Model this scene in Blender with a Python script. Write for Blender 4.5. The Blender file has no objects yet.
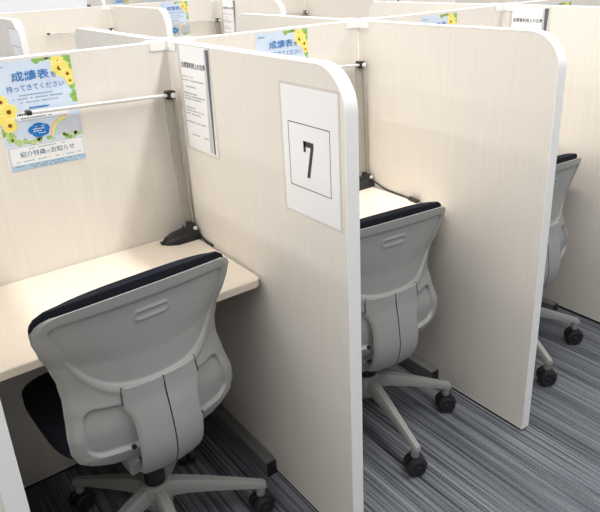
import bpy, bmesh, math, random
from mathutils import Vector, Matrix
random.seed(7)
sc = bpy.context.scene
C = sc.collection
R = math.radians
W = 0.79          # booth spacing along the rows
XS = [-0.735, 0.040, 0.790, 1.624, 2.414]   # partition positions in the nearest row
H = 1.312         # partition height
D = 0.84          # partition depth
T = 0.0175        # half thickness of a partition
HD = 0.702        # desk height
YB = 2.484        # second row's back panels
XB = 0.012

# ------------------------------------------------------------------ materials
def srgb(r, g, b):
    def f(c):
        c /= 255.0
        return c/12.92 if c <= 0.04045 else ((c+0.055)/1.055)**2.4
    return (f(r), f(g), f(b), 1.0)

def mat(name, col, rough=0.5, metal=0.0, spec=0.5, noise=None, bump=None, alpha=None, emit=0):
    m = bpy.data.materials.new(name); m.use_nodes = True
    nt = m.node_tree; p = nt.nodes['Principled BSDF']
    p.inputs['Base Color'].default_value = col
    p.inputs['Roughness'].default_value = rough
    p.inputs['Metallic'].default_value = metal
    p.inputs['Specular IOR Level'].default_value = spec
    if alpha is not None: p.inputs['Alpha'].default_value = alpha
    if emit:
        p.inputs['Emission Color'].default_value = col; p.inputs['Emission Strength'].default_value = emit
    tc = nt.nodes.new('ShaderNodeTexCoord')
    if noise:       # (scale vector, amount)
        mp = nt.nodes.new('ShaderNodeMapping'); mp.inputs['Scale'].default_value = noise[0]
        nz = nt.nodes.new('ShaderNodeTexNoise'); nz.inputs['Scale'].default_value = 1; nz.inputs['Detail'].default_value = 4
        cr = nt.nodes.new('ShaderNodeValToRGB')
        a = noise[1]
        cr.color_ramp.elements[0].position = 0.3; cr.color_ramp.elements[1].position = 0.7
        cr.color_ramp.elements[0].color = tuple(max(0, c*(1-a)) for c in col[:3]) + (1,)
        cr.color_ramp.elements[1].color = tuple(min(1, c*(1+a)) for c in col[:3]) + (1,)
        nt.links.new(tc.outputs['Object'], mp.inputs['Vector']); nt.links.new(mp.outputs[0], nz.inputs['Vector'])
        nt.links.new(nz.outputs['Fac'], cr.inputs['Fac']); nt.links.new(cr.outputs[0], p.inputs['Base Color'])
    if bump:        # (scale, strength)
        nb = nt.nodes.new('ShaderNodeTexNoise'); nb.inputs['Scale'].default_value = bump[0]
        bp = nt.nodes.new('ShaderNodeBump'); bp.inputs['Strength'].default_value = bump[1]; bp.inputs['Distance'].default_value = 0.002
        nt.links.new(tc.outputs['Object'], nb.inputs['Vector'])
        nt.links.new(nb.outputs['Fac'], bp.inputs['Height']); nt.links.new(bp.outputs[0], p.inputs['Normal'])
    return m

M = {}
M['panel'] = mat('cream_wood_grain', srgb(233, 227, 218), 0.45, noise=((190, 190, 5), 0.026), spec=0.35)
M['band'] = mat('white_edge_banding', srgb(252, 252, 251), 0.4)
M['black'] = mat('black_plastic', srgb(34, 35, 38), 0.45, bump=(60, 0.1))
M['base_shade'] = mat('dark_base_shadow', srgb(38, 38, 40), 0.7)  # near-black colour for the shade along the partition bases
M['desk'] = mat('cream_laminate', srgb(244, 232, 216), 0.4, noise=((9, 9, 9), 0.015))
M['cap'] = mat('white_plastic', srgb(244, 243, 240), 0.4)
M['shell'] = mat('grey_chair_plastic', srgb(158, 160, 159), 0.42, noise=((14, 14, 14), 0.015), bump=(900, 0.05))
M['shell_in'] = mat('grey_recess_plastic', srgb(160, 162, 161), 0.5, bump=(700, 0.12))
M['seam'] = mat('seam_shadow_grey', srgb(70, 70, 72), 0.7)
M['fabric'] = mat('black_fabric', srgb(38, 40, 48), 0.95, spec=0.15, noise=((300, 300, 300), 0.3), bump=(500, 0.4))
M['leg'] = mat('grey_base_plastic', srgb(150, 151, 149), 0.45, bump=(800, 0.06))
M['foot'] = mat('grey_painted_steel', srgb(116, 116, 115), 0.5)
M['alu'] = mat('satin_aluminium', srgb(174, 171, 162), 0.5, metal=0.25)
M['bar'] = mat('white_lamp_bar', srgb(214, 214, 210), 0.35)
M['knob'] = mat('pale_knob', srgb(232, 230, 224), 0.4)
M['paper'] = mat('white_paper', srgb(246, 246, 247), 0.4, noise=((3, 3, 3), 0.01))
M['ink'] = mat('dark_ink', srgb(62, 62, 63), 0.7)
M['faint'] = mat('faint_ink', srgb(172, 172, 174), 0.7)
M['strip'] = mat('grey_binder_strip', srgb(96, 97, 103), 0.5)
M['fold'] = mat('pale_grey_fold', srgb(200, 201, 206), 0.5)
M['sleeve'] = mat('clear_plastic_sleeve', srgb(226, 223, 216), 0.15, alpha=0.3)
M['wall'] = mat('white_wall_paint', srgb(246, 247, 250), 0.8, bump=(40, 0.05))
M['ceil'] = mat('white_ceiling', srgb(225, 225, 225), 0.9)
M['grey_wall'] = mat('grey_wall_paint', srgb(185, 185, 186), 0.9)
# poster print
P = {}
P['sky'] = mat('print_sky_blue', srgb(212, 226, 243), 0.5, noise=((14, 14, 14), 0.03))
P['green'] = mat('print_leaf_green', srgb(146, 192, 96), 0.5, noise=((120, 120, 120), 0.25))
P['lime'] = mat('print_lime_green', srgb(190, 216, 136), 0.5, noise=((120, 120, 120), 0.2))
P['yellow'] = mat('print_sunflower_yellow', srgb(250, 228, 110), 0.5)
P['cream'] = mat('print_pale_yellow', srgb(250, 240, 160), 0.5)
P['brown'] = mat('print_seed_brown', srgb(128, 84, 30), 0.5)
P['blue'] = mat('print_title_blue', srgb(54, 126, 194), 0.5)
P['cloud'] = mat('print_cloud_blue', srgb(20, 122, 200), 0.5)
P['white'] = mat('print_white', srgb(244, 245, 246), 0.5)
P['lilac'] = mat('print_lilac_grey', srgb(206, 208, 222), 0.5, noise=((60, 60, 60), 0.06))
P['rainbow1'] = mat('print_rainbow_orange', srgb(246, 200, 150), 0.5)
P['rainbow2'] = mat('print_rainbow_yellow', srgb(240, 232, 150), 0.5)
P['rainbow3'] = mat('print_rainbow_green', srgb(180, 222, 190), 0.5)
P['band'] = mat('print_band_blue', srgb(178, 206, 226), 0.5)
P['slate'] = mat('print_slate_blue', srgb(76, 118, 150), 0.5)
P['soft'] = mat('print_soft_blue_ink', srgb(130, 158, 186), 0.5)
P['frame'] = mat('print_frame_grey', srgb(160, 182, 196), 0.5)
P['navy'] = mat('print_navy', srgb(40, 60, 90), 0.5)

def carpet():
    m = bpy.data.materials.new('striped_grey_carpet'); m.use_nodes = True
    nt = m.node_tree; p = nt.nodes['Principled BSDF']; L = nt.links.new
    p.inputs['Roughness'].default_value = 0.95; p.inputs['Specular IOR Level'].default_value = 0.1
    tc = nt.nodes.new('ShaderNodeTexCoord')
    def nz(scale, detail, rough=0.6):
        mp = nt.nodes.new('ShaderNodeMapping'); mp.inputs['Scale'].default_value = scale
        n = nt.nodes.new('ShaderNodeTexNoise'); n.inputs['Scale'].default_value = 1
        n.inputs['Detail'].default_value = detail; n.inputs['Roughness'].default_value = rough
        L(tc.outputs['Object'], mp.inputs['Vector']); L(mp.outputs[0], n.inputs['Vector'])
        return n.outputs['Fac']
    def math_(op, a, b):
        n = nt.nodes.new('ShaderNodeMath'); n.operation = op
        for i, v in enumerate((a, b)):
            if isinstance(v, (int, float)): n.inputs[i].default_value = v
            else: L(v, n.inputs[i])
        return n.outputs[0]
    fine = nz((125, 0.9, 1), 5, 0.75)       # thin yarn stripes running into the booths
    broad = nz((14, 0.5, 1), 2)
    speck = nz((420, 260, 1), 2)
    s = math_('ADD', math_('MULTIPLY', fine, 0.62), math_('ADD', math_('MULTIPLY', broad, 0.14), math_('MULTIPLY', speck, 0.26)))
    cr = nt.nodes.new('ShaderNodeValToRGB'); r = cr.color_ramp
    r.elements[0].position = 0.415; r.elements[0].color = srgb(42, 44, 50)
    r.elements[1].position = 0.64; r.elements[1].color = srgb(150, 153, 159)
    e = r.elements.new(0.475); e.color = srgb(85, 88, 94)
    e = r.elements.new(0.535); e.color = srgb(115, 118, 124)
    L(s, cr.inputs['Fac']); L(cr.outputs[0], p.inputs['Base Color'])
    bp = nt.nodes.new('ShaderNodeBump'); bp.inputs['Strength'].default_value = 0.5; bp.inputs['Distance'].default_value = 0.004
    L(s, bp.inputs['Height']); L(bp.outputs[0], p.inputs['Normal'])
    return m
M['carpet'] = carpet()

# ------------------------------------------------------------------ helpers
def obj(name, bm, mats, parent=None, smooth=None, loc=(0, 0, 0), rot=(0, 0, 0)):
    bmesh.ops.recalc_face_normals(bm, faces=bm.faces[:])
    me = bpy.data.meshes.new(name); bm.to_mesh(me); bm.free()
    for m in (mats if isinstance(mats, (list, tuple)) else [mats]): me.materials.append(m)
    if smooth is not None:
        for p in me.polygons: p.use_smooth = True
        me.set_sharp_from_angle(angle=R(smooth))
    o = bpy.data.objects.new(name, me); C.objects.link(o)
    o.location = loc; o.rotation_euler = rot
    if parent: o.parent = parent
    return o

def flat_obj(name, verts, faces, idx, mats, parent=None):   # layered print: keep the winding
    me = bpy.data.meshes.new(name); me.from_pydata(verts, [], faces)
    for m in mats: me.materials.append(m)
    for p, i in zip(me.polygons, idx): p.material_index = i
    me.update()
    o = bpy.data.objects.new(name, me); C.objects.link(o)
    if parent: o.parent = parent
    return o

def thing(name, label, cat, loc=(0, 0, 0), rz=0, group=None):
    o = bpy.data.objects.new(name, None); C.objects.link(o)
    o.empty_display_size = 0.1
    o.location = loc; o.rotation_euler = (0, 0, rz)
    o['label'] = label; o['category'] = cat
    if group: o['group'] = group
    return o

def tag(o, label, cat, group=None):
    o['label'] = label; o['category'] = cat
    if group: o['group'] = group
    return o

def dup(root, label, loc=None, rz=None):
    r = root.copy(); C.objects.link(r); r['label'] = label
    if loc is not None: r.location = loc
    if rz is not None: r.rotation_euler = (0, 0, rz)
    for ch in list(root.children):
        c = ch.copy(); C.objects.link(c); c.parent = r
        for g in list(ch.children):
            d = g.copy(); C.objects.link(d); d.parent = c
    return r

def box(bm, x0, x1, y0, y1, z0, z1, bev=0.0, seg=2, mi=0):
    b = bmesh.new()
    vs = [b.verts.new((x, y, z)) for x in (x0, x1) for y in (y0, y1) for z in (z0, z1)]
    for f in ((0, 1, 3, 2), (4, 6, 7, 5), (0, 4, 5, 1), (2, 3, 7, 6), (0, 2, 6, 4), (1, 5, 7, 3)):
        b.faces.new([vs[i] for i in f])
    bmesh.ops.recalc_face_normals(b, faces=b.faces[:])
    if bev: bmesh.ops.bevel(b, geom=b.edges[:], offset=bev, segments=seg, affect='EDGES', profile=0.5)
    merge(bm, b, mi)

def merge(bm, b, mi=0, mtx=None):
    mp = {}
    for v in b.verts: mp[v] = bm.verts.new(mtx @ v.co if mtx else v.co)
    for f in b.faces:
        try:
            nf = bm.faces.new([mp[v] for v in f.verts]); nf.material_index = mi if mi else f.material_index
        except ValueError: pass
    b.free()

def loft(bm, rings, cap=True, close=True, mi=0):
    vr = [[bm.verts.new(p) for p in r] for r in rings]
    n = len(vr[0])
    for a, b in zip(vr, vr[1:]):
        for i in range(n if close else n-1):
            j = (i+1) % n
            f = bm.faces.new((a[i], a[j], b[j], b[i])); f.material_index = mi
    if cap:
        f = bm.faces.new(vr[0]); f.material_index = mi
        f = bm.faces.new(list(reversed(vr[-1]))); f.material_index = mi
    return vr

def lathe(bm, prof, n=28, mtx=None, mi=0):       # prof: (r, z)
    rings = []
    for r, z in prof:
        ring = [Vector((r*math.cos(2*math.pi*i/n), r*math.sin(2*math.pi*i/n), z)) for i in range(n)]
        rings.append([mtx @ p for p in ring] if mtx else ring)
    loft(bm, rings, mi=mi)

def catmull(pts, k=8):
    P_ = [Vector(p) for p in pts]; out = []
    for i in range(len(P_)-1):
        p0 = P_[max(i-1, 0)]; p1 = P_[i]; p2 = P_[i+1]; p3 = P_[min(i+2, len(P_)-1)]
        for j in range(k):
            t = j/k
            out.append(0.5*((2*p1)+(-p0+p2)*t+(2*p0-5*p1+4*p2-p3)*t*t+(-p0+3*p1-3*p2+p3)*t**3))
    out.append(P_[-1]); return out

def tube(bm, pts, r, n=10, mi=0):
    rings = []
    for i, p in enumerate(pts):
        d = (pts[min(i+1, len(pts)-1)]-pts[max(i-1, 0)]).normalized()
        a = d.cross(Vector((0, 0, 1)))
        if a.length < 1e-4: a = d.cross(Vector((1, 0, 0)))
        a.normalize(); b = a.cross(d)
        rings.append([p+a*(r*math.cos(2*math.pi*k/n))+b*(r*math.sin(2*math.pi*k/n)) for k in range(n)])
    loft(bm, rings, mi=mi)

def interp(tbl, x):
    if x <= tbl[0][0]: return tbl[0][1]
    for (a, va), (b, vb) in zip(tbl, tbl[1:]):
        if x <= b:
            t = (x-a)/(b-a); t = t*t*(3-2*t)*0.5+t*0.5
            return va+(vb-va)*t
    return tbl[-1][1]

def sstep(a, b, x):
    t = min(1, max(0, (x-a)/(b-a))); return t*t*(3-2*t)

# ------------------------------------------------------------------ the setting
def struct(name, x0, x1, y0, y1, z0, z1, m):
    bm = bmesh.new(); box(bm, x0, x1, y0, y1, z0, z1)
    o = obj(name, bm, m); o['kind'] = 'structure'; return o
struct('floor', -6, 9, -5, 10, -0.1, 0, M['carpet'])
struct('ceiling', -6, 9, -5, 10, 2.7, 2.8, M['ceil'])
struct('wall_back', -6, 9, 10, 10.1, 0, 2.7, M['wall'])
struct('wall_front', -6, 9, -5.1, -5, 0, 2.7, M['grey_wall'])
struct('wall_left', -6.1, -6, -5, 10, 0, 2.7, M['grey_wall'])
struct('wall_right', 9, 9.1, -5, 10, 0, 2.7, M['grey_wall'])
# the white wall that closes off the far left behind the second row, with its dark end trim
struct('wall_far', -6, 0.945, 3.40, 3.55, 0, 2.7, M['wall'])
struct('trim_1', 0.945, 0.968, 3.39, 3.56, 0, 1.29, M['strip'])

# ------------------------------------------------------------------ partitions
def panel(label, origin, along, length, radius, group=None, start=0.0):
    """upright board; along = unit vector (x or y); runs from start to length"""
    t = thing('booth_divider', label, 'partition', (origin[0], origin[1], 0), math.atan2(along[1], along[0]), group)
    z0 = 0.010
    def outline(i):
        pts = [(start+i, z0+i), (length-i, z0+i)]
        if radius:
            r = radius
            for k in range(15):
                a = math.pi/2*k/14
                pts.append((length-r+(r-i)*math.cos(a), H-r+(r-i)*math.sin(a)))
        else: pts.append((length-i, H-i))
        pts.append((start+i, H-i))
        return pts
    e = 0.0022
    inn, out = outline(e), outline(0)
    bm = bmesh.new()
    loft(bm, [[(a, -T, z) for a, z in inn], [(a, T, z) for a, z in inn]])
    obj('board', bm, M['panel'], t)
    bm = bmesh.new()
    h = T+0.0004
    n = len(out); vs = {}
    for s in (-1, 1):
        for nm, pl in (('i', inn), ('o', out)):
            for k, (a, z) in enumerate(pl): vs[s, nm, k] = bm.verts.new((a, s*h, z))
    for k in range(n):
        j = (k+1) % n
        bm.faces.new([vs[-1, 'i', k], vs[-1, 'i', j], vs[-1, 'o', j], vs[-1, 'o', k]])
        bm.faces.new([vs[1, 'i', k], vs[1, 'o', k], vs[1, 'o', j], vs[1, 'i', j]])
        bm.faces.new([vs[-1, 'o', k], vs[-1, 'o', j], vs[1, 'o', j], vs[1, 'o', k]])
        bm.faces.new([vs[-1, 'i', k], vs[1, 'i', k], vs[1, 'i', j], vs[-1, 'i', j]])
    b = obj('edge_band', bm, M['band'], t, smooth=30)
    bm = bmesh.new(); box(bm, start+0.01, length-0.012, -T+0.001, T-0.001, 0, z0)  # dark strip standing in for the shadow line under the board
    obj('base_shadow_strip', bm, M['base_shade'], t)
    return t

def connector(label, x, y, arms):
    t = thing('panel_connector', label, 'connector', (x, y, 0), 0, 'white caps over the partition joints')
    bm = bmesh.new(); box(bm, -T+0.0006, T-0.0006, -T+0.0006, T-0.0006, 0.0, H)
    obj('post', bm, M['panel'], t)
    bm = bmesh.new()
    L = 0.075; k = T+0.0035; zt = H+0.0035; zb = H-0.024
    # one plus/T shaped cap: a hollow skirt folded over each arm
    box(bm, -k, k, -k, k, H+0.0005, zt)
    for dx, dy in arms:
        if dx:
            x0, x1 = (k, L) if dx > 0 else (-L, -k)
            box(bm, x0, x1, -k, k, H+0.0005, zt)
            for s in (-1, 1):
                box(bm, x0, x1, *sorted((s*(T+0.0006), s*k)), zb, H+0.0005)
        else:
            y0, y1 = (k, L) if dy > 0 else (-L, -k)
            box(bm, -k, k, y0, y1, H+0.0005, zt)
            for s in (-1, 1):
                box(bm, *sorted((s*(T+0.0006), s*k)), y0, y1, zb, H+0.0005)
    obj('cap', bm, M['cap'], t)
    return t

GP = 'side partitions between the booths'; GB = 'back partitions along the rows'
X, Yp, Yn = (1, 0), (0, 1), (0, -1)
# nearest row, sides facing the camera
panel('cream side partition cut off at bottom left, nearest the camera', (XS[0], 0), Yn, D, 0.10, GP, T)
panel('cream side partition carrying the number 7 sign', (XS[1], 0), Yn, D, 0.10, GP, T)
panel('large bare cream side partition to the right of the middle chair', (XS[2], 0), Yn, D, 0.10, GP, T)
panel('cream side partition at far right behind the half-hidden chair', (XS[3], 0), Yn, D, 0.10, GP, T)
# nearest row, back panels
for i, lab in ((0, 'cream back partition of left booth with the full flyer'),
               (1, 'cream back partition of the middle booth, flyer half hidden by panel 7'),
               (2, 'cream back partition with only the top of a flyer above the bare side panel'),
               (3, 'cream back partition in the upper right corner behind the right-hand notice')):
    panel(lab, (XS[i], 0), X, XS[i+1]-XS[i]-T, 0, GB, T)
# the row standing back to back with it
for i, lab in ((0, 'side partition running away behind the joint above the left lamp'),
               (1, 'side partition running away behind the joint at the top centre'),
               (2, 'side partition running away behind the joint at the upper right')):
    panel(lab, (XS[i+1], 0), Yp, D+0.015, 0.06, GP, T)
connector('white joint cap above the left booth lamp', XS[1], 0, (( -1, 0), (1, 0), (0, -1), (0, 1)))
connector('white joint cap at top centre above the middle booth', XS[2], 0, ((-1, 0), (1, 0), (0, -1), (0, 1)))
connector('white joint cap at upper right beside the right-hand notice', XS[3], 0, ((-1, 0), (1, 0), (0, -1), (0, 1)))
# second row
for i, lab in ((0, 'rounded side partition at the left edge of the second row'),
               (1, 'rounded side partition of second row left of the small flyer'),
               (2, 'rounded side partition of second row right of the small flyer'),
               (3, 'side partition of second row at the top, right of centre'),
               (4, 'side partition of second row at the top edge carrying the tiny notice'),
               (5, 'second-row side partition at the top edge left of the upper right joint'),
               (6, 'rightmost second-row side partition, a sliver above the upper right joint')):
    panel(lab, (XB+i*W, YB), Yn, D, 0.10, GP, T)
for i, lab in ((0, 'second-row back partition in front of the white wall, holding no flyer'),
               (1, 'second-row back partition behind the small flyer'),
               (2, 'second-row back partition above the middle booth flyer'),
               (3, 'second-row back partition behind the top centre joint'),
               (4, 'second-row back partition at the top edge above the upper right joint')):
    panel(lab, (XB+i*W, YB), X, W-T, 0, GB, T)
connector('small white joint cap on the second row by the white wall', XB+W, YB, ((-1, 0), (1, 0), (0, -1)))
connector('small white joint cap on the second row left of its notice', XB+2*W, YB, ((-1, 0), (1, 0), (0, -1)))
# third row
YC = 5.68
panel('tiny rounded side partition of the farthest row beside white wall', (1.60, YC), Yn, D, 0.10, GP, T)
panel('back partition of the farthest row behind the tiny flyer', (1.60, YC), X, W-T, 0, GB, T)

# ------------------------------------------------------------------ desks
def desk(label, xa, xb, y, group='desks of the booths'):
    t = thing('desk', label, 'desk', ((xa+xb)/2, y, 0), 0, group)
    hw = (xb-xa)/2-T-0.008; yf = -0.470; yb = -T-0.002; r = 0.022
    pts = [(-hw, yb), (-hw, yf+r)]
    for k in range(1, 9):
        a = math.pi+math.pi/2*k/8; pts.append((-hw+r+r*math.cos(a), yf+r+r*math.sin(a)))
    for k in range(9):
        a = -math.pi/2+math.pi/2*k/8; pts.append((hw-r+r*math.cos(a), yf+r+r*math.sin(a)))
    pts.append((hw, yb))
    def ring(i, z):
        cx, cy = 0, (yf+yb)/2
        return [(p[0]-math.copysign(i, p[0]), p[1]+(i if p[1] < cy else -i), z) for p in pts]
    bm = bmesh.new()
    loft(bm, [ring(0.003, HD-0.026), ring(0, HD-0.023), ring(0, HD-0.003), ring(0.003, HD)])
    obj('desktop', bm, M['desk'], t, smooth=40)
    for s in (-1, 1):
        x = s*(hw-0.0135)
        bm = bmesh.new(); box(bm, x-0.015, x+0.015, yb-0.075, yb-0.035, 0.055, HD-0.026, 0.002)
        l = obj('leg', bm, M['foot'], t)
        bm = bmesh.new()
        box(bm, x-0.017, x+0.017, -0.462, yb-0.02, 0.002, 0.055, 0.002)
        f = obj('foot', bm, M['foot'], l)
        bm = bmesh.new(); box(bm, x-0.0165, x+0.0165, -0.4645, -0.4622, 0.003, 0.0545)
        e = obj('foot_cap', bm, M['black'], t)
    return t
desk('cream desk in the left booth with rounded front corner', XS[0], XS[1], 0)
desk('cream desk in the middle booth with a black cable on it', XS[1], XS[2], 0)
desk('cream desk behind the bare partition in front of the right chair', XS[2], XS[3]-0.055, 0)
for i, lab in ((0, 'second-row desk under the lamp by the white wall'), (1, 'second-row desk below the small flyer'),
               (2, 'second-row desk below the lamp at top centre')):
    desk(lab, XB+i*W, XB+(i+1)*W, YB)

# ------------------------------------------------------------------ lamps (origin = desk height at the back right corner of the booth)
def lamp(label, x, y, cable):
    t = thing('desk_lamp', label, 'lamp', (x, y, HD), 0, 'clamp-on bar lamps in the booth corners')
    # wedge base
    bm = bmesh.new()
    prof = [(-0.140, 0.006), (-0.124, 0.016), (-0.098, 0.024), (-0.066, 0.030), (-0.054, 0.033), (-0.047, 0.056), (-0.029, 0.051), (-0.023, 0.033), (-0.0195, 0.020)]
    rings = []
    for (px, pz) in prof:
        n = 10; ring = []
        k = sstep(-0.146, -0.108, px)
        y0, y1 = -0.064-0.040*k, -0.064+0.026*k
        for (yy, zz) in ((y0, 0.0), (y0, pz*0.55), (y0+0.006, pz*0.92), (y0+0.016, pz), (y1-0.012, pz), (y1-0.004, pz*0.9), (y1, pz*0.5), (y1, 0.0)):
            ring.append((px, yy, zz))
        rings.append(ring)
    loft(bm, rings)
    base = obj('base', bm, M['black'], t, smooth=35)
    bm = bmesh.new()
    lathe(bm, [(0.0001, 0.0), (0.0062, 0.0), (0.0062, 0.005), (0.004, 0.0065), (0.0001, 0.0065)], 18,
          Matrix.Translation((-0.036, -0.101, 0.041)) @ Matrix.Rotation(R(90), 4, 'X'))
    obj('knob', bm, M['knob'], base, smooth=40)
    # flat aluminium arm: a wide shaded face and a narrow lighter flange
    bm = bmesh.new()
    a0, a1 = Vector((-0.036, -0.063, 0.038)), Vector((-0.050, -0.061, 0.462))
    prof = [(-0.019, -0.002), (0.007, -0.002), (0.007, -0.010), (0.0135, -0.010), (0.0135, 0.006), (-0.019, 0.006)]
    loft(bm, [[a0+Vector((px, py, 0)) for px, py in prof], [a1+Vector((px, py, 0)) for px, py in prof]])
    obj('arm', bm, M['alu'], t)
    # top joint
    bm = bmesh.new(); box(bm, -0.063, -0.036, -0.076, -0.050, 0.449, 0.474, 0.003)
    j = obj('joint', bm, M['black'], t)
    bm = bmesh.new()
    lathe(bm, [(0.0001, 0.0), (0.008, 0.0), (0.008, 0.006), (0.005, 0.008), (0.0001, 0.008)], 18,
          Matrix.Translation((-0.045, -0.075, 0.461)) @ Matrix.Rotation(R(90), 4, 'X'))
    obj('knob', bm, M['knob'], j, smooth=40)
    # light bar
    bm = bmesh.new()
    rr = []
    for px, pz in ((-0.062, 0.462), (-0.445, 0.473)):
        rr.append([(px, -0.074, pz-0.002), (px, -0.072, pz-0.004), (px, -0.054, pz-0.004), (px, -0.052, pz-0.002),
                   (px, -0.052, pz+0.002), (px, -0.055, pz+0.004), (px, -0.071, pz+0.004), (px, -0.074, pz+0.002)])
    loft(bm, rr)
    lb = obj('light_bar', bm, M['bar'], t, smooth=50)
    bm = bmesh.new(); box(bm, -0.4585, -0.4452, -0.0755, -0.0505, 0.4675, 0.479, 0.002)
    obj('end_cap', bm, M['black'], lb)
    # cable
    bm = bmesh.new(); tube(bm, catmull(cable), 0.0028, 8)
    cb = obj('cable', bm, M['black'], t, smooth=60)
    return t, cb
short = [(-0.026, -0.08, 0.024), (-0.0225, -0.105, 0.014), (-0.0222, -0.13, 0.0050), (-0.0222, -0.15, 0.0034), (-0.0222, -0.185, 0.0034)]
lamp('slim bar lamp in the left booth crossing the flyer', XS[1], 0, short)
lng = [(-0.026, -0.08, 0.026), (-0.0222, -0.115, 0.018), (-0.0222, -0.16, 0.006), (-0.0222, -0.21, 0.003), (-0.024, -0.26, 0.003), (-0.028, -0.292, 0.0035), (-0.030, -0.302, 0.005)]
t, cb = lamp('bar lamp in the middle booth behind panel 7, its cable lying on the desk', XS[2], 0, lng)
bm = bmesh.new(); box(bm, -0.008, 0.008, -0.024, 0.024, 0, 0.012, 0.003)
obj('inline_switch', bm, M['black'], cb, loc=(-0.032, -0.325, 0.0005), rot=(0, 0, R(-6)))
for i, lab in ((1, 'small bar lamp on the second row in front of the white wall'),
               (2, 'small bar lamp on the second row crossing the small flyer'),
               (3, 'bar lamp on the second row showing only its black joint at top')):
    lamp(lab, XB+i*W, YB, short)

# ------------------------------------------------------------------ printed sheets
class Print:
    """layers of flat shapes; units cm, x right, y up; built in the local xz plane facing -y"""
    def __init__(s, mats): s.v = []; s.f = []; s.i = []; s.m = mats; s.clip = None
    def poly(s, pts, mi, layer):
        if s.clip:
            w, h = s.clip; pts = [(min(max(x, 0), w), min(max(y, 0), h)) for x, y in pts]
        b = len(s.v)
        for x, y in pts: s.v.append((x*0.01, -0.00022*layer, y*0.01))
        s.f.append(tuple(range(b, b+len(pts)))); s.i.append(mi)
    def rect(s, x0, x1, y0, y1, mi, layer): s.poly([(x0, y0), (x1, y0), (x1, y1), (x0, y1)], mi, layer)
    def disc(s, cx, cy, rx, ry, mi, layer, n=20, lob=0, amp=0, ph=0):
        pts = []
        for k in range(n):
            a = 2*math.pi*k/n; q = 1+amp*math.cos(lob*a+ph)
            pts.append((cx+rx*q*math.cos(a), cy+ry*q*math.sin(a)))
        s.poly(pts, mi, layer)
    def dashes(s, x0, x1, y, h, mi, layer, slope=0, dens=0.8):
        x = x0
        while x < x1:
            w = random.uniform(0.25, 0.7)*max(1, h*2)
            if random.random() < dens: s.rect(x, min(x+w, x1), y, y+h*random.uniform(0.75, 1), mi, layer)
            x += w+0.12
    def text(s, string, x0, x1, y0, y1, mi, layer, bold=0.0):
        cu = bpy.data.curves.new('lettering', 'FONT'); cu.body = string; cu.size = 1; cu.offset = bold
        cu.resolution_u = 3; cu.fill_mode = 'FRONT'
        o = bpy.data.objects.new('lettering', cu); C.objects.link(o)
        dg = bpy.context.evaluated_depsgraph_get(); dg.update()
        me = bpy.data.meshes.new_from_object(o.evaluated_get(dg))
        xs = [v.co.x for v in me.vertices]; ys = [v.co.y for v in me.vertices]
        if xs:
            ax, bx, ay, by = min(xs), max(xs), min(ys), max(ys); b = len(s.v)
            for v in me.vertices:
                s.v.append(((x0+(v.co.x-ax)/(bx-ax)*(x1-x0))*0.01, -0.00022*layer, (y0+(v.co.y-ay)/(by-ay)*(y1-y0))*0.01))
            for p in me.polygons: s.f.append(tuple(b+k for k in p.vertices)); s.i.append(mi)
        bpy.data.objects.remove(o); bpy.data.curves.remove(cu); bpy.data.meshes.remove(me)
    def build(s, name, parent=None): return flat_obj(name, s.v, s.f, s.i, s.m, parent)

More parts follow.
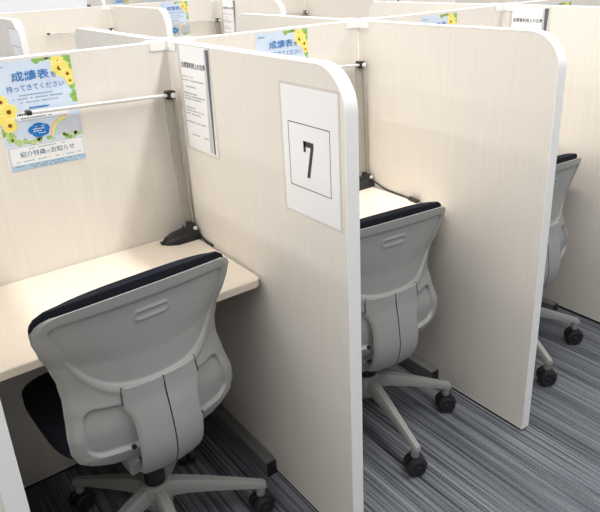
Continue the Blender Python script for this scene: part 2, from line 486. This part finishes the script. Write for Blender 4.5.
pk = list(P); pi = {k: i for i, k in enumerate(pk)}
def make_flyer():
    p = Print([P[k] for k in pk]); Wd, Hd = 21.0, 29.5; p.clip = (Wd, Hd)
    p.rect(0, Wd, 0, Hd, pi['white'], 0)
    p.rect(0, Wd, 7.2, Hd, pi['sky'], 1)
    # leaves
    random.seed(3)
    for k in range(46):
        t = random.random()
        cx, cy = (11.5+9.5*t, 29.4-0.5*random.random()) if k % 2 else (20.6-0.4*random.random(), 29-12*t)
        p.disc(cx, cy, random.uniform(.5, 1.3), random.uniform(.4, 1.0), pi['green' if k % 3 else 'lime'], 2+(k % 3)*0.2, 12, 5, .12)
    p.poly([(15, 29.5), (21, 29.5), (21, 21), (19, 25)], pi['green'], 1.6)
    for k in range(40):
        cx = random.uniform(0, 21); cy = 7.3+random.uniform(0, 1.2)+max(0, 2.5-cx*0.7)
        p.disc(cx, cy, random.uniform(.3, .9), random.uniform(.3, .8), pi['lime' if k % 3 else 'green'], 3+(k % 3)*.2, 10, 4, .15)
    for k in range(24):
        p.disc(random.uniform(0, 2.4), random.uniform(9, 19), random.uniform(.5, 1.1), random.uniform(.5, 1.1), pi['lime' if k % 2 else 'green'], 2+(k % 3)*.2, 10, 4, .15)
    # lilac field and rainbow at lower right
    p.poly([(13, 8.4), (21, 8.4), (21, 13.3), (16.2, 13.2), (14.2, 11.6)], pi['lilac'], 2)
    for q, (r0, r1) in enumerate(((4.6, 5.1), (4.1, 4.6), (3.6, 4.1))):
        arc = [(17.2+r1*math.cos(a), 8.6+r1*math.sin(a)) for a in [math.pi*(0.5+0.5*k/10) for k in range(11)]]
        arc += [(17.2+r0*math.cos(a), 8.6+r0*math.sin(a)) for a in [math.pi*(0.5+0.5*k/10) for k in range(10, -1, -1)]]
        p.poly(arc, pi['rainbow%d' % (q+1)], 2.6)
    # sunflowers
    for n, (cx, cy, r) in enumerate(((17.4, 28.0, 1.7), (17.6, 26.3, 2.0), (19.5, 24.6, 1.5), (19.9, 22.7, 1.1), (18.9, 26.9, 1.2),
                                     (1.2, 19.4, 1.7), (2.7, 16.6, 2.1), (2.3, 13.0, 1.8), (0.5, 14.6, 1.3))):
        L0 = 4+n*0.3
        p.disc(cx, cy, r*1.08, r*1.08, pi['cream'], L0, 52, 13, .14, n)
        p.disc(cx, cy, r*.86, r*.86, pi['yellow'], L0+.1, 52, 13, .16, n+1)
        if n not in (4, 8): p.disc(cx, cy, r*.30, r*.30, pi['brown'], L0+.2, 14)
    # headline
    p.clip = None
    p.text('成績表', 5.0, 14.7, 24.1, 26.7, pi['blue'], 8, 0.012)
    p.text('を', 15.0, 16.6, 24.2, 25.7, pi['blue'], 8, 0.005)
    p.text('持ってきてください', 3.2, 18.1, 21.5, 23.2, pi['blue'], 8, 0.003)
    p.dashes(0.9, 3.6, 28.0, 0.35, pi['soft'], 8)
    p.dashes(6.0, 14.9, 20.3, 0.3, pi['soft'], 8)
    p.dashes(4.3, 17.2, 19.4, 0.3, pi['soft'], 8)
    p.dashes(5.4, 15.8, 18.4, 0.3, pi['soft'], 8)
    p.dashes(8.0, 13.2, 16.7, 0.5, pi['cloud'], 8, dens=1)
    # white note strip
    p.rect(4.2, 18.2, 13.9, 16.0, pi['white'], 8)
    p.dashes(4.5, 6.6, 15.2, 0.5, pi['navy'], 9, dens=1)
    p.poly([(6.4, 15.2), (7.2, 16.1), (8.8, 16.2), (9.6, 15.5), (9.4, 15.1)], pi['navy'], 9)
    p.dashes(9.8, 16.8, 15.0, 0.3, pi['slate'], 9)
    p.dashes(4.6, 13.4, 14.2, 0.3, pi['slate'], 9)
    # blue speech cloud
    for cx, cy, rx, ry in ((8.0, 10.9, 1.5, 1.2), (9.3, 11.6, 1.7, 1.1), (10.8, 11.0, 1.4, 1.2), (9.2, 9.9, 1.8, 1.2), (10.4, 10.0, 1.5, 1.0), (9.3, 10.7, 2.2, 1.4)):
        p.disc(cx, cy, rx, ry, pi['cloud'], 8, 20)
    for k in range(4): p.dashes(7.8, 10.9, 11.6-0.62*k, 0.25, pi['white'], 9)
    # lower announcement box
    p.rect(0.5, 20.5, 0.5, 6.9, pi['frame'], 8)
    p.rect(0.62, 20.38, 0.62, 6.78, pi['white'], 9)
    p.rect(0.62, 20.38, 0.62, 2.0, pi['band'], 10)
    p.text('紹介特典', 3.2, 9.9, 3.9, 5.5, pi['slate'], 10, 0.008)
    p.text('の', 10.2, 11.1, 4.0, 4.9, pi['slate'], 10, 0.002)
    p.text('お知らせ', 11.4, 17.9, 3.9, 5.5, pi['slate'], 10, 0.008)
    p.dashes(5.8, 15.6, 6.05, 0.25, pi['soft'], 10)
    p.dashes(1.4, 19.7, 2.7, 0.25, pi['soft'], 10)
    p.dashes(1.4, 19.7, 1.5, 0.2, pi['slate'], 11)
    p.dashes(6.0, 15, 0.9, 0.2, pi['slate'], 11)
    return p.build('flyer')
GF = 'sunflower flyers on the back partitions'
fl = make_flyer()
def place_flyer(x, y, z, label, first=False):
    o = fl if first else fl.copy()
    if not first: C.objects.link(o)
    o.location = (x, y-T-0.0003, z); tag(o, label, 'flyer', GF)
    return o
place_flyer(-0.477, 0, 1.010, 'pale blue sunflower flyer in the left booth, seen whole behind the lamp bar', True)
place_flyer(0.331, 0, 1.010, 'sunflower flyer in the middle booth, lower half hidden by panel 7')
place_flyer(1.093, 0, 1.006, 'sunflower flyer peeking above the bare side partition at upper right')
place_flyer(1.905, 0, 0.998, 'sunflower flyer at upper right showing only a yellow flower')
place_flyer(1.128, YB, 1.012, 'small distant sunflower flyer on the second row, crossed by a lamp bar')
place_flyer(1.98, YC, 0.955, 'tiny sunflower flyer at the top edge on the farthest row')

def make_notice():
    p = Print([M['paper'], M['ink'], M['faint'], M['fold']])
    p.rect(0, 18.6, 0, 30.2, 0, 1)
    p.rect(0, 0.9, 0, 30.2, 3, 2)
    p.text('自習室利用上の注意', 1.7, 15.9, 23.9, 25.6, 1, 3, 0.02)
    for x0, x1, y in ((1.2, 7.9, 21.2), (1.0, 14.6, 20.2), (1.2, 9.3, 18.4), (1.2, 9.6, 16.4), (1.6, 14, 15.6), (1.6, 11.4, 14.8), (1.2, 7.3, 12.2),
                      (1.6, 12.5, 11.3), (1.6, 10.2, 10.4), (1.2, 15.6, 7.9), (3.4, 8.6, 4.2), (11.3, 14, 4.2)):
        p.dashes(x0, x1, y, 0.42, 2, 3, dens=0.9)
    t = thing('notice_sheet', '', 'notice', group='printed notices on the side partitions')
    p.build('sheet', t)
    q = Print([M['fold'], M['strip']])
    q.poly([(14.2, 0.6), (17.3, 0.6), (17.6, 29.6), (15.9, 29.6)], 0, 3)
    q.poly([(16.8, 0.4), (17.4, 0.4), (18.6, 29.8), (16.7, 29.8)], 1, 4)
    q.build('binder_strip', t)
    q = Print([M['sleeve']])
    q.rect(-0.6, 19.6, -0.8, 30.7, 0, 0)
    q.build('sleeve', t)
    return t
nt_ = make_notice()
def place_notice(x, y, z, label, first=False):
    loc = (x-T-0.0003, y, z)
    if first:
        nt_.location = loc; nt_.rotation_euler = (0, 0, R(-90)); nt_['label'] = label; return nt_
    return dup(nt_, label, loc, R(-90))
place_notice(XS[1], -0.084, 1.006, 'white notice sheet beside the left lamp on the number 7 partition', True)
place_notice(XS[3], -0.054, 1.004, 'white notice at upper right above the bare partition')
place_notice(XB+2*W, YB-0.085, 1.000, 'distant white notice on the second row right of the small flyer')
place_notice(XB+4*W, YB-0.09, 1.000, 'tiny white notice at the top edge, right of centre')

def make_sign(label, loc, numeral):
    t = thing('number_sign', label, 'sign', loc, R(-90), 'numbered sheets on the side partitions')
    p = Print([M['paper'], M['ink']])
    p.rect(1.0, 22.0, 0.2, 30.8, 0, 1)
    x0, x1, y0, y1, w = 3.3, 19.0, 6.95, 22.5, 0.2
    for r in ((x0, x1, y0, y0+w), (x0, x1, y1-w, y1), (x0, x0+w, y0, y1), (x1-w, x1, y0, y1)): p.rect(*r, 1, 2)
    if numeral:
        p.poly([(9.1, 18.6), (9.1, 16.0), (10.0, 16.0), (10.0, 17.3), (9.98, 17.3), (9.98, 18.6)], 1, 3)
        p.poly([(9.1, 18.6), (9.1, 17.3), (12.95, 17.3), (12.95, 18.6)], 1, 3)
        p.poly([(11.85, 17.35), (10.1, 10.0), (11.2, 10.0), (12.95, 17.35)], 1, 3)
    p.build('sheet', t)
    q = Print([M['sleeve']])
    q.rect(0.2, 22.7, -0.4, 31.4, 0, 0)
    q.build('sleeve', t)
make_sign('sheet numbered 7 in a clear sleeve on the middle partition', (XS[1]-T-0.0003, -0.597, 0.947), True)
make_sign('framed sheet just visible on the partition at the left of the second row', (XB-T-0.0003, 1.84, 0.958), False)

# ------------------------------------------------------------------ office chairs
ZT = 0.822
def hw_(z): return interp([(0.412, 0.150), (0.425, 0.186), (0.445, 0.210), (0.475, 0.222), (0.51, 0.222), (0.555, 0.214), (0.60, 0.208), (0.64, 0.210),
                           (0.68, 0.220), (0.73, 0.238), (0.77, 0.248), (0.795, 0.249), (0.81, 0.240), (0.818, 0.228), (ZT, 0.208)], z)
def yc_(z): return interp([(0.40, -0.130), (0.45, -0.155), (0.52, -0.160), (0.60, -0.152), (0.68, -0.148), (0.76, -0.152), (0.83, -0.160)], z)
def ye_(z): return interp([(0.40, -0.085), (0.45, -0.102), (0.50, -0.100), (0.56, -0.078), (0.62, -0.060), (0.68, -0.060), (0.76, -0.082), (0.83, -0.104)], z)
def surf(x, z):
    c = yc_(z)
    return c+(ye_(z)-c)*min(1.2, abs(x)/hw_(min(max(z, 0.46), 0.79)))**2.0
def arch(x, z): return 0.026*(1-min(1, (x/0.245)**2))*sstep(0.70, ZT, z)

def rrect(x, z, x0, x1, z0, z1, r):
    cx, cz = (x0+x1)/2, (z0+z1)/2
    dx, dz = abs(x-cx)-(x1-x0)/2+r, abs(z-cz)-(z1-z0)/2+r
    return math.hypot(max(dx, 0), max(dz, 0))+min(max(dx, dz), 0)-r
def upper_sdf(x, z):      # negative inside the recess behind the sitter's shoulders
    zb = 0.612+0.13*(abs(x)/0.205)**4.2
    d1 = (zb-z)*0.8; d2 = abs(x)-(hw_(min(z, 0.79))-0.030); d3 = z-(ZT-0.024)
    m = 0.018
    ds = [max(d+m, 0) for d in (d1, d2, d3)]
    out = math.sqrt(sum(d*d for d in ds))-m
    return out if any(ds) else max(d1, d2, d3)
def disp(x, z):
    d = 0.0
    u = upper_sdf(x, z)
    d -= 0.0055*(1-sstep(-0.007, 0.001, u))
    if z < 0.70: d += 0.0035*math.exp(-((u-0.010)/0.007)**2)
    pk_ = rrect(abs(x), z, 0.03, hw_(min(max(z, 0.46), 0.56))-0.030, 0.450, 0.574, 0.03)
    d -= 0.011*(1-sstep(-0.008, 0.0, pk_))
    h = rrect(x, z, -0.042, 0.042, 0.757, 0.773, 0.0079)
    d += 0.0035*math.exp(-(h/0.0028)**2)
    return d

def make_chair(label):
    t = thing('office_chair', label, 'chair', group='grey swivel chairs in the booths')
    # ---- back shell: displaced sheet with thickness
    NU, NV = 150, 150
    z0 = 0.412
    bm = bmesh.new()
    rear, front = [], []
    for j in range(NV+1):
        z = z0+(ZT-z0)*(j/NV)
        w = hw_(z); rr, fr = [], []
        for i in range(NU+1):
            x = w*(-1+2*i/NU)
            y = surf(x, z); zz = z+arch(x, z)
            edge = 0.006*(sstep(0.93, 1.0, abs(x)/w))
            rr.append(bm.verts.new((x, y-disp(x, z)+edge, zz)))
            fr.append(bm.verts.new((x, y+0.004+0.018*(1-max(abs(x)/w, abs(2*j/NV-1))**8), zz)))
        rear.append(rr); front.append(fr)
    for j in range(NV):
        for i in range(NU):
            f = bm.faces.new((rear[j][i], rear[j][i+1], rear[j+1][i+1], rear[j+1][i]))
            zc = z0+(ZT-z0)*((j+.5)/NV); xc = hw_(zc)*(-1+2*(i+.5)/NU)
            bm.faces.new((front[j][i+1], front[j][i], front[j+1][i], front[j+1][i+1]))
        for i, s in ((0, 1), (NU, -1)):
            q = (rear[j][i], rear[j+1][i], front[j+1][i], front[j][i])
            bm.faces.new(q if s > 0 else q[::-1])
    for j, s in ((0, 1), (NV, -1)):
        for i in range(NU):
            q = (rear[j][i+1], rear[j][i], front[j][i], front[j][i+1])
            bm.faces.new(q if s > 0 else q[::-1])
    shell = obj('back_shell', bm, M['shell'], t, smooth=60)
    # ---- spine strap curving under the seat, with seams
    bm = bmesh.new()
    tbl = [  # z, half width, rear y at the centre, edge setback
        (0.612, 0.094, -0.1565, 0.014), (0.595, 0.097, -0.158, 0.015), (0.572, 0.101, -0.161, 0.017), (0.556, 0.098, -0.165, 0.017), (0.540, 0.0905, -0.169, 0.014), (0.520, 0.086, -0.173, 0.012),
        (0.490, 0.0845, -0.178, 0.011), (0.450, 0.085, -0.182, 0.011), (0.410, 0.085, -0.178, 0.012), (0.375, 0.082, -0.164, 0.013), (0.350, 0.077, -0.142, 0.014),
        (0.336, 0.070, -0.112, 0.014), (0.330, 0.058, -0.070, 0.012)]
    us = [-1, -0.98, -0.94, -0.89, -0.8, -0.65, -0.4, -0.2, -0.02, -0.012, 0.012, 0.02, 0.2, 0.4, 0.65, 0.8, 0.89, 0.94, 0.98, 1]
    rows = catmull([(a, b, c) for a, b, c, d in tbl], 4); ed = catmull([(d, 0, 0) for a, b, c, d in tbl], 4)
    vr = []
    for r_, e_ in zip(rows, ed):
        z, w, y = r_; e = e_.x
        ring = []
        for u in us:
            yy = y+e*abs(u)**2.4+(0.007*sstep(0.90, 1, abs(u))**2)
            if abs(u) < 0.015: yy += 0.0035
            ring.append(bm.verts.new((w*u, yy, z)))
        dep = 0.018+0.010*sstep(0.55, 0.45, z) if False else 0.020
        for u in (0.96, 0.4, -0.4, -0.96):
            ring.append(bm.verts.new((w*u, y+e*abs(u)**2.4+dep, z)))
        vr.append(ring)
    n = len(vr[0])
    for a, b in zip(vr, vr[1:]):
        for i in range(n):
            k = (i+1) % n
            f = bm.faces.new((a[i], a[k], b[k], b[i]))
            if i in (8, 9, 10): f.material_index = 1
    bm.faces.new(vr[0]); bm.faces.new(vr[-1][::-1])
    sp = obj('spine_support', bm, [M['shell'], M['seam']], t, smooth=50)
    # dark seams where the spine leaves the shell
    for s in (-1, 1):
        bm = bmesh.new()
        path = [Vector((s*interp([(0.56, 0.1005), (0.60, 0.0985), (0.615, 0.0955)], z), surf(0.099, z)-0.0030, z)) for z in (0.570, 0.580, 0.592, 0.604, 0.614)]
        tube(bm, path, 0.0016, 6)
        obj('seam', bm, M['seam'], sp, smooth=60)
        bm = bmesh.new()
        lathe(bm, [(0.0001, 0), (0.006, 0), (0.006, 0.006), (0.0001, 0.006)], 14, Matrix.Translation((s*0.092, -0.140, 0.452)) @ Matrix.Rotation(R(90), 4, 'X'))
        obj('bolt', bm, M['black'], sp, smooth=40)
    # ---- padded front of the back
    bm = bmesh.new()
    za, zb = 0.47, ZT+0.004
    rings = []
    N = 30
    for j in range(37):
        z = za+(zb-za)*j/36
        w = hw_(min(z, 0.8))-0.004
        if z > 0.8: w *= 1-0.12*((z-0.8)/(zb-0.8))**2.5
        th = 0.024*(0.35+0.65*math.sin(math.pi*min(1, max(0.08, (j+2)/40)))**0.5)
        ring = []
        for i in range(N+1):
            u = -1+2*i/N; x = w*u
            ring.append((x, surf(x, z)+0.0225, z+arch(x, z)*1.1+0.004*sstep(0.78, zb, z)))
        for i in range(N, -1, -1):
            u = -1+2*i/N; x = w*u
            ring.append((x, surf(x, z)+0.0225+max(0.006, th*(1-abs(u)**4)), z+arch(x, z)*1.1+0.004*sstep(0.78, zb, z)+0.006*sstep(0.79, zb, z)*(1-abs(u)**4)))
        rings.append(ring)
    loft(bm, rings)
    obj('back_cushion', bm, M['fabric'], t, smooth=60)
    # ---- seat
    def seat_ring(inset, z, drop=0):
        a, b = 0.226-inset, 0.222-inset; cy = 0.152; pts = []
        for k in range(56):
            an = 2*math.pi*k/56; c_, s_ = math.cos(an), math.sin(an); e = 2/4.2
            x = a*math.copysign(abs(c_)**e, c_); y = cy+b*math.copysign(abs(s_)**e, s_)
            dz = -drop*sstep(0.24, 0.38, y)+0.012*(x/0.24)**2*(drop > 0)
            pts.append((x, y, z+dz))
        return pts
    bm = bmesh.new()
    loft(bm, [seat_ring(0.03, 0.402), seat_ring(0.006, 0.404), seat_ring(0, 0.415), seat_ring(0, 0.432, 0.01), seat_ring(0.008, 0.446, 0.018), seat_ring(0.03, 0.455, 0.022), seat_ring(0.09, 0.460, 0.02), seat_ring(0.17, 0.458, 0.01)])
    obj('seat', bm, M['fabric'], t, smooth=60)
    bm = bmesh.new()
    loft(bm, [seat_ring(0.09, 0.376), seat_ring(0.03, 0.382), seat_ring(0.012, 0.4015)])
    obj('seat_pan', bm, M['black'], t, smooth=40)
    # ---- tilt mechanism
    bm = bmesh.new()
    box(bm, -0.062, 0.062, -0.03, 0.16, 0.318, 0.374, 0.008)
    box(bm, -0.095, -0.064, -0.10, 0.04, 0.340, 0.378, 0.006)
    box(bm, 0.064, 0.095, -0.10, 0.04, 0.340, 0.378, 0.006)
    obj('tilt_mechanism', bm, M['leg'], t)
    # ---- gas column
    bm = bmesh.new()
    lathe(bm, [(0.0001, 0.199), (0.027, 0.199), (0.0275, 0.205), (0.0285, 0.246), (0.0275, 0.252), (0.022, 0.253), (0.021, 0.265), (0.016, 0.263), (0.015, 0.317), (0.0001, 0.317)], 28)
    obj('gas_column', bm, M['black'], t, smooth=40)
    bm = bmesh.new()
    lathe(bm, [(0.0001, 0.120), (0.036, 0.120), (0.044, 0.130), (0.046, 0.180), (0.042, 0.196), (0.036, 0.202), (0.0295, 0.202), (0.0295, 0.199), (0.0001, 0.1985)], 32)
    obj('hub', bm, M['leg'], t, smooth=40)
    # ---- five legs with castors (built along +x, turned as objects)
    bm = bmesh.new()
    rings = []
    for rx, zt, zb_, w in ((0.036, 0.197, 0.138, 0.027), (0.08, 0.187, 0.136, 0.0245), (0.15, 0.165, 0.122, 0.0210), (0.22, 0.141, 0.106, 0.0180), (0.275, 0.121, 0.093, 0.0165), (0.296, 0.114, 0.089, 0.0160), (0.303, 0.110, 0.088, 0.0140), (0.306, 0.103, 0.089, 0.011)):
        w *= 0.8; a = w*0.72; zb_ += 0.22*(zt-zb_)
        rings.append([(rx, -w, zb_), (rx, -w, zb_+(zt-zb_)*0.45), (rx, -a, zt-0.003), (rx, -a*0.8, zt), (rx, a*0.8, zt), (rx, a, zt-0.003), (rx, w, zb_+(zt-zb_)*0.45), (rx, w, zb_)])
    loft(bm, rings)
    lathe(bm, [(0.0001, 0.0662), (0.0125, 0.0662), (0.0135, 0.070), (0.0145, 0.094), (0.0001, 0.094)], 18, Matrix.Translation((0.288, 0, 0)))
    leg0 = obj('leg', bm, M['leg'], t, smooth=35)
    bm = bmesh.new()
    for s in (-1, 1):        # twin wheels
        mt = Matrix.Translation((0, s*0.0045, 0.0320)) @ Matrix.Rotation(R(-90*s), 4, 'X')
        lathe(bm, [(0.0001, 0), (0.029, 0), (0.0315, 0.002), (0.0320, 0.013), (0.0305, 0.0195), (0.025, 0.0225), (0.021, 0.0215), (0.009, 0.0215), (0.007, 0.0235), (0.0001, 0.0235)], 30, mt)
    rings = []               # hood between and over the wheels
    for sy, q in ((-0.019, 0.97), (-0.012, 1.0), (0.012, 1.0), (0.019, 0.97)):
        rings.append([(0.0365*q*math.cos(a), sy, 0.032+0.0350*q*math.sin(a)) for a in [math.pi*(0.02+0.62*k/14) for k in range(15)]])
    loft(bm, rings)
    lathe(bm, [(0.0001, 0.055), (0.0135, 0.055), (0.0135, 0.0660), (0.0001, 0.0660)], 16, Matrix.Translation((0.0, 0, 0)))
    cas0 = obj('castor', bm, M['black'], leg0, smooth=35, loc=(0.288, 0, 0))
    for o in t.children:
        if o.name.split('.')[0] in ('back_shell', 'spine_support', 'back_cushion'):
            for q in [o]+list(o.children):
                for v in q.data.vertices: v.co.z *= 1.02
    legs = [leg0]
    for k in range(1, 5):
        l = leg0.copy(); C.objects.link(l); l.parent = t
        c = cas0.copy(); C.objects.link(c); c.parent = l
        legs.append(l)
    return t

def pose(t, loc, yaw, base_deg, swivel):
    t.location = loc; t.rotation_euler = (0, 0, R(yaw))
    legs = [c for c in t.children if c.name.split('.')[0] == 'leg']
    for k, l in enumerate(legs):
        l.rotation_euler = (0, 0, R(base_deg-yaw+72*k))
        for c in l.children: c.rotation_euler = (0, 0, R(swivel[k]))

chair = make_chair('grey swivel chair in the left booth, nearest and largest')
ch2 = dup(chair, 'grey swivel chair in the middle booth, partly behind panel 7')
ch3 = dup(chair, 'grey swivel chair at far right, mostly behind the bare partition')
def lower(t, dz):
    for c in t.children:
        if c.name.split('.')[0] in ('back_shell', 'spine_support', 'back_cushion', 'seat', 'seat_pan', 'tilt_mechanism'): c.location.z -= dz
pose(chair, (-0.3675, -0.453, 0), 3.7, -22.5, (17, 20, -111, -30, 60))
pose(ch2, (0.410, -0.456, 0), -6, -28, (-2, 10, 45, 70, 78)); lower(ch2, 0.05)
pose(ch3, (1.166, -0.460, 0), -4, -38, (2, 10, 45, 92, 76)); lower(ch3, 0.05)

# ------------------------------------------------------------------ light: rows of ceiling strip lights running over the aisles
def strip(x, density, y0, y1, w=0.16):
    l = bpy.data.lights.new('ceiling_strip', 'AREA'); l.shape = 'RECTANGLE'
    l.size = w; l.size_y = y1-y0; l.energy = density*(y1-y0); l.color = (1.0, 0.99, 0.97)
    o = bpy.data.objects.new('ceiling_strip', l); C.objects.link(o)
    o.location = (x, (y0+y1)/2, 2.66)
for k in range(-3, 5):
    q = 15.5 if k == 0 else 10.0
    strip(0.55+1.65*k, q, -3.0, 0.5)
    strip(0.55+1.65*k, q*0.62, 0.5, 9.0)
w = bpy.data.worlds.new('World'); sc.world = w; w.use_nodes = True
w.node_tree.nodes['Background'].inputs[0].default_value = (1, 1, 1, 1)
w.node_tree.nodes['Background'].inputs[1].default_value = 0.3

# ------------------------------------------------------------------ camera
cam = bpy.data.cameras.new('camera'); co = bpy.data.objects.new('camera', cam); C.objects.link(co)
yaw, pitch, roll, fpx = 0.6293, 0.3803, -0.0437, 638.18
cy, sy, cp, sp_ = math.cos(yaw), math.sin(yaw), math.cos(pitch), math.sin(pitch)
f = Vector((sy*cp, cy*cp, -sp_)); r = Vector((cy, -sy, 0)); u = r.cross(f)
r2 = math.cos(roll)*r+math.sin(roll)*u; u2 = -math.sin(roll)*r+math.cos(roll)*u
m = Matrix((r2, u2, -f)).transposed().to_4x4(); m.translation = Vector((-0.8075, -1.8433, 1.5037))
co.matrix_world = m
cam.sensor_width = 36; cam.sensor_fit = 'HORIZONTAL'; cam.lens = fpx/600*36
cam.shift_x = -10.83/600; cam.shift_y = -35.23/600
cam.clip_start = 0.05
sc.camera = co
sc.view_settings.view_transform = 'Standard'
sc.view_settings.exposure = 0.0
